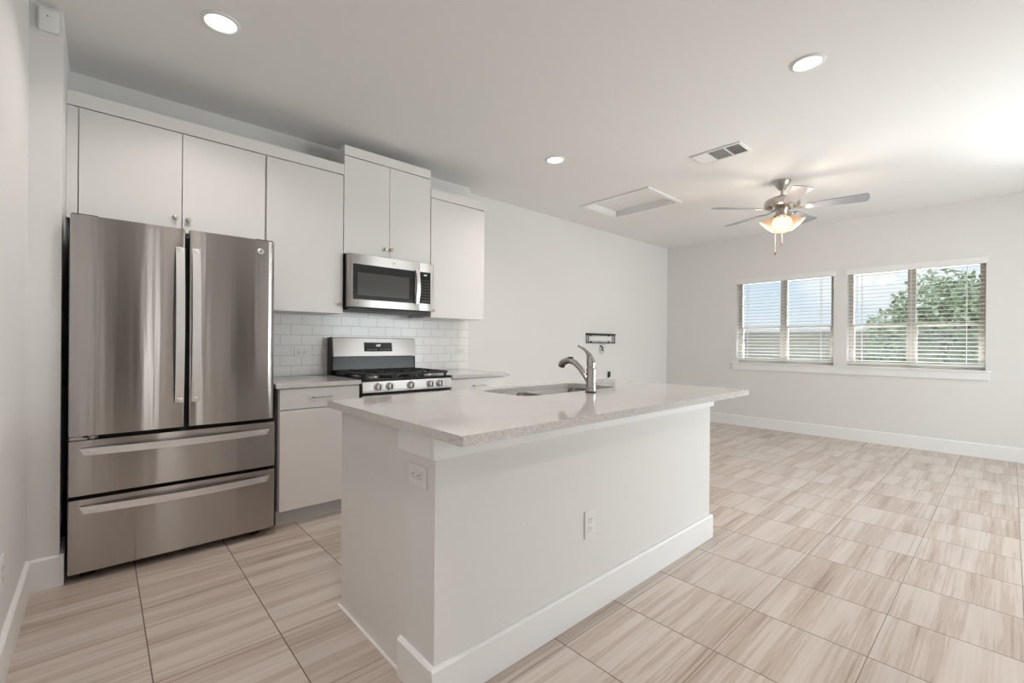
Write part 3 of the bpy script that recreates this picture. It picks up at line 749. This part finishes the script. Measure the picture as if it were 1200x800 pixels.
# front fascia with knobs, leaning slightly
bm = prism(bmesh.new(), [(ry-.004, .887), (ry+.024, .887), (ry+.024, .812), (ry-.014, .812), (ry-.014, .826)], 'X', rx0+.004, rx1-.001)
fa = obj('control_panel', bm, M['steel_light'], rg)
for x in (1.464, 1.553, 1.725, 1.893, 1.978):
    bm = lathe(bmesh.new(), [(0, .030), (.020, .030), (.0235, .026), (.0245, .006), (.028, .003), (.028, 0)], (x, ry-.010, .851), 28, Matrix.Rotation(PI/2, 4, 'X'))
    kb = obj('knob', bm, M['steel_trim'], fa, smooth=40)
    obj('knob_grip', B(x-.004, ry-.046, .833, x+.004, ry-.036, .869, bev=.002), M['grey_metal'], kb)
# oven door, handle, drawer
od = obj('oven_door', B(rx0+.004, ry-.012, .265, rx1-.004, ry+.022, .790, bev=.004), M['steel_light'], rg)
obj('oven_window', B(rx0+.11, ry-.014, .36, rx1-.11, ry-.010, .64, bev=.001), M['glass_black'], od)
bm = bmesh.new(); tube(bm, [(rx0+.05, ry-.055, .745), (rx1-.05, ry-.055, .745)], .012, 14)
for x in (rx0+.07, rx1-.07): tube(bm, [(x, ry-.012, .745), (x, ry-.055, .745)], .009, 10)
obj('handle', bm, M['steel_trim'], od, smooth=True)
obj('warming_drawer', B(rx0+.004, ry-.010, .075, rx1-.004, ry+.022, .255, bev=.004), M['steel_light'], rg)
# backguard: black lower riser, tilted stainless console, black end caps
bm = prism(bmesh.new(), [(3.60, .908), (3.672, .908), (3.672, 1.045), (3.612, 1.045)], 'X', rx0+.016, rx1-.006); obj('backguard_riser', bm, M['enamel'], rg)
bm = prism(bmesh.new(), [(3.578, 1.052), (3.672, 1.046), (3.672, 1.192), (3.615, 1.203), (3.603, 1.198)], 'X', rx0+.014, rx1-.004)
bg_ = obj('backguard', bm, M['steel_light'], rg)
bm = bmesh.new()
prism(bm, [(3.574, 1.048), (3.600, .908), (3.675, .908), (3.675, 1.197), (3.612, 1.206), (3.600, 1.200)], 'X', rx0, rx0+.013)
obj('end_cap', bm, M['black'], rg)
obj('end_cap', prism(bmesh.new(), [(3.600, .908), (3.675, .908), (3.675, 1.046), (3.602, 1.046)], 'X', rx1-.005, rx1), M['black'], rg)
# display sits on the tilted console face
sl = Vector((0, 3.603-3.578, 1.198-1.052)).normalized(); nrm = Vector((0, -sl.z, sl.y))
def on_face(x, s, off): p = Vector((x, 3.578, 1.052)) + sl*s + nrm*off; return p
bm = bmesh.new(); vs = []
for off in (-.001, .002):
    vs.append([bm.verts.new(on_face(x, s, off)) for x, s in ((1.612, .038), (1.862, .038), (1.862, .114), (1.612, .114))])
a, b = vs
for i in range(4): bm.faces.new((a[i], a[(i+1) % 4], b[(i+1) % 4], b[i]))
bm.faces.new(a); bm.faces.new(b)
dp = obj('display', bm, M['glass_black'], bg_)
obj('clock_digits', text_bm('4:07', .024, on_face(1.737, .088, .0028), (1, 0, 0), sl), M['digits'], dp)
bm = bmesh.new()
for i in range(6):
    for sx in (0, 1):
        c = on_face(1.640+i*.016+sx*.116, .055, .0024); box(bm, c.x-.004, c.y-.0006, c.z-.002, c.x+.004, c.y+.0006, c.z+.002)
obj('touch_keys', bm, M['toe'], dp)
# burners and grates
for x, y, r in ((1.49, 3.17, .045), (1.49, 3.44, .036), (1.95, 3.17, .045), (1.95, 3.44, .036), (1.72, 3.30, .05)):
    bk = obj('burner', lathe(bmesh.new(), [(0, .922), (r*.9, .922), (r, .918), (r, .912), (r*1.25, .9085), (0, .9085)], (x, y, 0), 28), M['steel_trim'], rg, smooth=40)
    obj('burner_cap', lathe(bmesh.new(), [(0, .930), (r*.75, .930), (r*.82, .926), (r*.82, .9222), (0, .9222)], (x, y, 0), 28), M['iron'], bk, smooth=40)
def grate(x0, x1):
    bm = bmesh.new(); y0, y1, z = 3.050, 3.575, .946; tk = .009
    for y in (y0, y1): box(bm, x0, y-tk, z-.020, x1, y+tk, z, bev=.002)
    for x in (x0+tk, x1-tk): box(bm, x-tk, y0, z-.018, x+tk, y1, z, bev=.002)
    ym = (y0+y1)/2; xm = (x0+x1)/2
    box(bm, x0, ym-tk, z-.010, x1, ym+tk, z, bev=.002)
    for cy in ((y0+ym)/2, (y1+ym)/2):
        box(bm, x0+.01, cy-.004, z-.008, xm-.030, cy+.004, z+.002); box(bm, xm+.030, cy-.004, z-.008, x1-.01, cy+.004, z+.002)
        box(bm, xm-.004, cy+.030, z-.008, xm+.004, cy+.12, z+.002); box(bm, xm-.004, cy-.12, z-.008, xm+.004, cy-.030, z+.002)
    for x in (x0+.012, x1-.012):
        for y in (y0+.012, ym, y1-.012): box(bm, x-.008, y-.008, .9085, x+.008, y+.008, z-.008, bev=.001)
    obj('grate', bm, M['iron'], rg)
grate(1.372, 1.603); grate(1.607, 1.832); grate(1.836, 2.066)

# ------------------------------------------------------------------ kitchen island
isl = thing('kitchen_island', 'long white kitchen island with painted wall front and tall baseboard', 'kitchen island', (1.77, 1.6, 0))
obj('knee_wall', B(IX0, IY0, 0, IX1, IYK, .874), M['wall'], isl)
bm = bmesh.new()      # open-topped carcass of panels, so the sink bowls hang inside it
box(bm, IX0+.004, IYK+.0005, 0, IX0+.022, IY1-.022, .874); box(bm, IX1-.022, IYK+.0005, 0, IX1-.004, IY1-.022, .874)
box(bm, IX0+.022, IYK+.0005, 0, IX1-.022, IYK+.012, .874); box(bm, IX0+.022, IY1-.040, .104, IX1-.022, IY1-.022, .874)
box(bm, IX0+.022, IYK+.012, .10, IX1-.022, IY1-.040, .118); box(bm, IX0+.022, IY1-.09, 0, IX1-.022, IY1-.075, .100)
obj('cabinet_box', bm, M['cabinet'], isl)
px = [IX0+.006, 1.40, 2.40, IX1-.006]
for i in range(3):
    if i == 1:
        xm = (px[1]+px[2])/2
        for a, b, kx in ((px[1]+.002, xm-.002, xm-.03), (xm+.002, px[2]-.002, xm+.03)):
            knob_parent = obj('door', B(a, IY1-.021, .106, b, IY1-.002, .868, bev=.0012), M['cabinet'], isl)
    else:
        obj('door', B(px[i]+.002, IY1-.021, .106, px[i+1]-.002, IY1-.002, .868, bev=.0012), M['cabinet'], isl)
bm = bmesh.new()      # flat trim board under the worktop
box(bm, IX0-.017, IY0-.017, .795, IX1+.017, IY0-.0005, .874, bev=.0015)
box(bm, IX0-.017, IY0, .795, IX0-.0005, IYK, .874, bev=.0015); box(bm, IX1+.0005, IY0, .795, IX1+.017, IYK, .874, bev=.0015)
obj('top_trim', bm, M['trim'], isl)
ibh = .136
bm = bmesh.new()
def ipro(face, sgn): return [(face, 0), (face+sgn*.016, 0), (face+sgn*.016, ibh-.008), (face+sgn*.009, ibh), (face, ibh)]
prism(bm, ipro(IY0-.0005, -1), 'X', IX0-.0168, IX1+.0168)
prism(bm, ipro(IX0-.0005, -1), 'Y', IY0-.0004, IYK); prism(bm, ipro(IX1+.0005, 1), 'Y', IY0-.0004, IYK)
obj('baseboard', bm, M['trim'], isl)
bm = bmesh.new(); box(bm, IX0-.006, IYK, 0, IX0+.0035, IY1-.002, .006); obj('caulk_bead', bm, M['trim'], isl)

# island worktop with rounded sink cut-out
CX0, CX1, CY0, CY1, CZ = .748, 2.812, 1.028, 2.048, .905
SX0, SX1, SY0, SY1 = 1.535, 2.330, 1.600, 1.972
bm = bmesh.new()
def loop(pts, z):
    vs = [bm.verts.new((x, y, z)) for x, y in pts]; return vs, [bm.edges.new((vs[i], vs[(i+1) % len(vs)])) for i in range(len(vs))]
outer = rrect(CX0, CY0, CX1, CY1, .006, 3); inner = rrect(SX0, SY0, SX1, SY1, .085, 8)
_, e1 = loop(outer, CZ); _, e2 = loop(inner, CZ)
bmesh.ops.triangle_fill(bm, use_beauty=True, use_dissolve=False, edges=e1+e2)
top = list(bm.faces); ext = bmesh.ops.extrude_face_region(bm, geom=top)
for v in [g for g in ext['geom'] if isinstance(g, bmesh.types.BMVert)]: v.co.z = CZ-.030
tag(obj('island_worktop', bm, M['quartz']), 'large pale speckled quartz worktop on the kitchen island', 'countertop')

# undermount double sink
sk = thing('kitchen_sink', 'stainless undermount double bowl sink set in the island worktop', 'sink', (1.93, 1.79, .70))
def bowl(x0, x1, y0, y1, depth, r):
    bm = bmesh.new(); zt = CZ-.031; n = 8
    def ring(ins, z, rr): return [bm.verts.new((x, y, z)) for x, y in rrect(x0+ins, y0+ins, x1-ins, y1-ins, rr, n)]
    rings = [ring(0, zt-.0012, r), ring(.002, zt-.01, r), ring(.010, zt-depth+.04, r), ring(.022, zt-depth+.012, r), ring(.05, zt-depth, r)]
    for a, b in zip(rings, rings[1:]):
        m_ = len(a)
        for i in range(m_): bm.faces.new((a[i], a[(i+1) % m_], b[(i+1) % m_], b[i]))
    bm.faces.new(rings[-1]); return bm
for x0, x1 in ((SX0+.004, 1.862), (1.878, SX1-.004)):
    bw = obj('bowl', bowl(x0, x1, SY0+.004, SY1-.004, .19, .045), M['sink'], sk, smooth=60)
    obj('drain', lathe(bmesh.new(), [(0, CZ-.219), (.03, CZ-.219), (.045, CZ-.2195), (.045, CZ-.222)], ((x0+x1)/2, 1.79, 0), 24), M['grey_metal'], bw, smooth=True)

bm = bmesh.new(); es = []      # steel deck joining the two bowls under the worktop
for pts in (rrect(SX0-.014, SY0-.014, SX1+.014, SY1+.014, .09, 8), rrect(SX0+.004, SY0+.004, 1.862, SY1-.004, .045, 8), rrect(1.878, SY0+.004, SX1-.004, SY1-.004, .045, 8)):
    es += loop(pts, CZ-.0312)[1]
bmesh.ops.triangle_fill(bm, use_beauty=True, use_dissolve=False, edges=es)
ext = bmesh.ops.extrude_face_region(bm, geom=list(bm.faces))
for v in [g for g in ext['geom'] if isinstance(g, bmesh.types.BMVert)]: v.co.z -= .0012
obj('rim', bm, M['sink'], sk)

# faucet
fa_x, fa_y = 1.951, 1.515
ft = thing('kitchen_faucet', 'chrome single-lever pull-out faucet standing behind the island sink', 'faucet', (fa_x, fa_y, CZ))
C0 = (fa_x, fa_y, 0)
obj('base_ring', lathe(bmesh.new(), [(0, CZ), (.030, CZ), (.030, CZ+.005), (.026, CZ+.008), (0, CZ+.008)], C0, 32), M['grey_metal'], ft, smooth=40)
obj('body', lathe(bmesh.new(), [(0, CZ+.008), (.0255, CZ+.008), (.0255, CZ+.125), (.023, CZ+.132), (0, CZ+.134)], C0, 32), M['chrome'], ft, smooth=40)
bm = bmesh.new()
tube(bm, [(fa_x, fa_y, 1.036), (fa_x, fa_y+.001, 1.055), (fa_x, fa_y+.004, 1.080), (fa_x, fa_y+.014, 1.105), (fa_x, fa_y+.034, 1.127), (fa_x, fa_y+.060, 1.143), (fa_x, fa_y+.092, 1.156)],
     [.0215, .0235, .0225, .014, .0085, .0070, .0062], 16)
obj('lever', bm, M['chrome'], ft, smooth=True)
bm = bmesh.new()
sp_ = [(fa_x, fa_y+.008, .955), (fa_x, fa_y+.040, .995), (fa_x, fa_y+.080, 1.037), (fa_x, fa_y+.115, 1.062), (fa_x, fa_y+.150, 1.072), (fa_x, fa_y+.180, 1.068)]
tube(bm, sp_, [.0150, .0155, .0155, .0160, .0170, .0175], 16)
so = obj('spout', bm, M['chrome'], ft, smooth=True)
bm = bmesh.new(); tube(bm, [(fa_x, fa_y+.165, 1.071), (fa_x, fa_y+.190, 1.064), (fa_x, fa_y+.208, 1.050), (fa_x, fa_y+.214, 1.034)], [.0185, .0205, .0210, .0190], 16)
obj('spray_head', bm, M['chrome'], so, smooth=True)
obj('spray_button', B(fa_x-.008, fa_y+.128, 1.0855, fa_x+.008, fa_y+.160, 1.0925, bev=.002), M['black'], so)

# ------------------------------------------------------------------ tv bracket and cables on the living room wall
t = thing('tv_wall_bracket', 'flat dark metal television bracket on the living room wall', 'tv bracket', (5.09, YR, 1.24))
bx0, bx1, bz0, bz1 = 4.770, 5.415, 1.176, 1.310
bm = bmesh.new()
box(bm, bx0, YR-.024, bz1-.026, bx1, YR-.0005, bz1); box(bm, bx0, YR-.022, bz0, bx1, YR-.0005, bz0+.013)
obj('rail', bm, M['grey_metal'], t)
bm = bmesh.new()
for a, b in ((bz1-.034, bz1-.028), (bz0+.026, bz0+.032)): box(bm, bx0+.04, YR-.010, a, bx1-.04, YR-.0005, b)
for x in (bx0, bx1-.012): box(bm, x, YR-.018, bz0+.010, x+.012, YR-.0005, bz1-.016)
for x, s in ((bx0+.045, 1), (bx1-.045, -1)):
    prism(bm, [(x-.006, bz0+.010), (x+.006, bz0+.010), (x+s*.012+.006, 1.243), (x+.006, bz1-.016), (x-.006, bz1-.016), (x+s*.012-.006, 1.243)], 'Y', YR-.012, YR-.0005)
obj('plate', bm, M['bracket_grey'], t)
bm = bmesh.new()
for x in (bx0+.095, bx1-.150):
    for z in (bz0+.018, bz1-.028): cyl(bm, (x, YR-.014, z), .011, .012, 'Y', seg=14)
obj('bolt', bm, M['grey_metal'], t)
t = thing('cable_bundle', 'small coil of dark and white cable hanging below the television bracket', 'cable', (5.09, YR, 1.09))
bm = bmesh.new()
tube(bm, [(5.085, YR-.002, 1.142), (5.085, YR-.03, 1.135), (5.105, YR-.035, 1.11), (5.08, YR-.04, 1.09), (5.115, YR-.03, 1.075)], .009, 8)
obj('dark_cable', bm, M['black'], t, smooth=True)
bm = bmesh.new()
tube(bm, [(5.09+.035*math.cos(q), YR-.03-.01*math.sin(q*.5), 1.065+.028*math.sin(q)) for q in [i*PI/8 for i in range(15)]], .005, 8)
tube(bm, [(5.14+.03*math.cos(q), YR-.03, 1.115+.02*math.sin(q)) for q in [i*PI/8 for i in range(12)]], .004, 8)
obj('white_cable', bm, M['toe'], t, smooth=True)
t = thing('cable_stub', 'short dark cable stub standing out of the living room wall behind faucet', 'cable', (5.27, YR, .75))
bm = bmesh.new(); tube(bm, [(5.27, YR-.001, .705), (5.27, YR-.022, .718), (5.27, YR-.024, .782)], [.014, .020, .018], 12); obj('stub', bm, M['grey_metal'], t, smooth=True)
obj('wall_plate', B(5.235, YR-.005, .645, 5.305, YR-.0003, .76, bev=.002), M['plate'], t)

# ------------------------------------------------------------------ outside the windows
g = obj('ground_outside', B(XW+.16, -30, -.35, 60, 45, -.25), M['grass']); g['kind'] = 'structure'
fn = thing('yard_fence', 'weathered grey-brown board fence across the back yard outside windows', 'fence', (20, 4, -.25))
bm = bmesh.new(); y = -14.
while y < 30: box(bm, 20, y, -.25, 20.02, y+.135, 1.72+random.uniform(-.01, .01)); y += .14
obj('boards', bm, M['fence'], fn)
for y in range(-12, 30, 3): obj('post', B(20.021, y, -.25, 20.12, y+.1, 1.75), M['fence'], fn)
def house(label, x, y, w, d, h, rh):
    t = thing('neighbor_house', label, 'house', (x, y, -.25), 'houses beyond the fence')
    obj('wall', B(x, y-w/2, -.25, x+d, y+w/2, h), M['brick'], t)
    obj('roof', prism(bmesh.new(), [(x-.5, h), (x+d+.5, h), (x+d/2, h+rh)], 'Y', y-w/2-.5, y+w/2+.5), M['roof'], t)
house('low brick house roof behind the fence, seen through the left window', 46, 16.5, 15, 8, .9, 1.25)
def leaves(bm, c, r, n, s, sq=.8):
    for _ in range(n):
        d = Vector((random.gauss(0, 1), random.gauss(0, 1), random.gauss(0, 1))).normalized()
        p = Vector(c) + Vector((d.x*r, d.y*r, d.z*r*sq))*(random.random()**.4)
        a = Vector((random.gauss(0, 1), random.gauss(0, 1), random.gauss(0, 1))).normalized(); b = a.orthogonal().normalized()
        b = Matrix.Rotation(random.uniform(0, 6.3), 3, a) @ b; q = a.cross(b); L = s*random.uniform(.7, 1.3)
        vs = [bm.verts.new(p+b*L), bm.verts.new(p+q*L*.45+a*L*.12), bm.verts.new(p-b*L), bm.verts.new(p-q*L*.45+a*L*.12)]
        bm.faces.new((vs[0], vs[1], vs[2])); bm.faces.new((vs[0], vs[2], vs[3]))
t = thing('yard_tree', 'leafy green tree standing outside the right window', 'tree', (14.0, 1.0, -.25))
bm = bmesh.new(); tube(bm, [(14, 1.0, -.25), (14.05, 1.05, .7), (13.95, .95, 1.6), (14, 1.1, 2.6)], [.14, .11, .08, .03], 10)
for (a, b) in (((14.02, 1.0, .9), (14.2, 1.9, 2.0)), ((14.0, 1.0, 1.1), (13.8, .1, 2.1)), ((13.98, .97, 1.4), (14.6, .4, 2.5)), ((14, 1, 1.3), (13.5, 1.6, 2.2))):
    tube(bm, [a, tuple((Vector(a)+Vector(b))/2+Vector((0, 0, .1))), b], [.05, .035, .012], 8)
obj('trunk', bm, M['bark'], t, smooth=True)
bm = bmesh.new()
for c, r, n in (((14, 1.0, 2.1), 1.0, 1500), ((14.2, .2, 1.9), .95, 1400), ((13.9, 1.7, 1.55), .75, 800), ((14.2, -.3, 1.6), .7, 900), ((14, .9, 1.3), .9, 1100), ((14.0, 1.9, 1.2), .55, 500)):
    leaves(bm, c, r, n, .075)
obj('foliage', bm, M['leaf'], t)
for i, (x, y, r, lab) in enumerate(((18.2, 7.9, .95, 'dark round shrub by the fence, left edge of the left window'), (17.5, 2.6, .8, 'low dark shrub before the fence, left side of right window'), (18.4, -.6, .9, 'low dark shrub before the fence, right side of right window'))):
    t = thing('yard_shrub', lab, 'shrub', (x, y, -.25), 'shrubs along the fence')
    bm = bmesh.new(); leaves(bm, (x, y, -.25+r*.75), r, 900, .09, .8); obj('foliage', bm, M['shrub'], t)
    obj('stem', tube(bmesh.new(), [(x, y, -.25), (x, y, .3)], [.05, .03], 8), M['bark'], t)
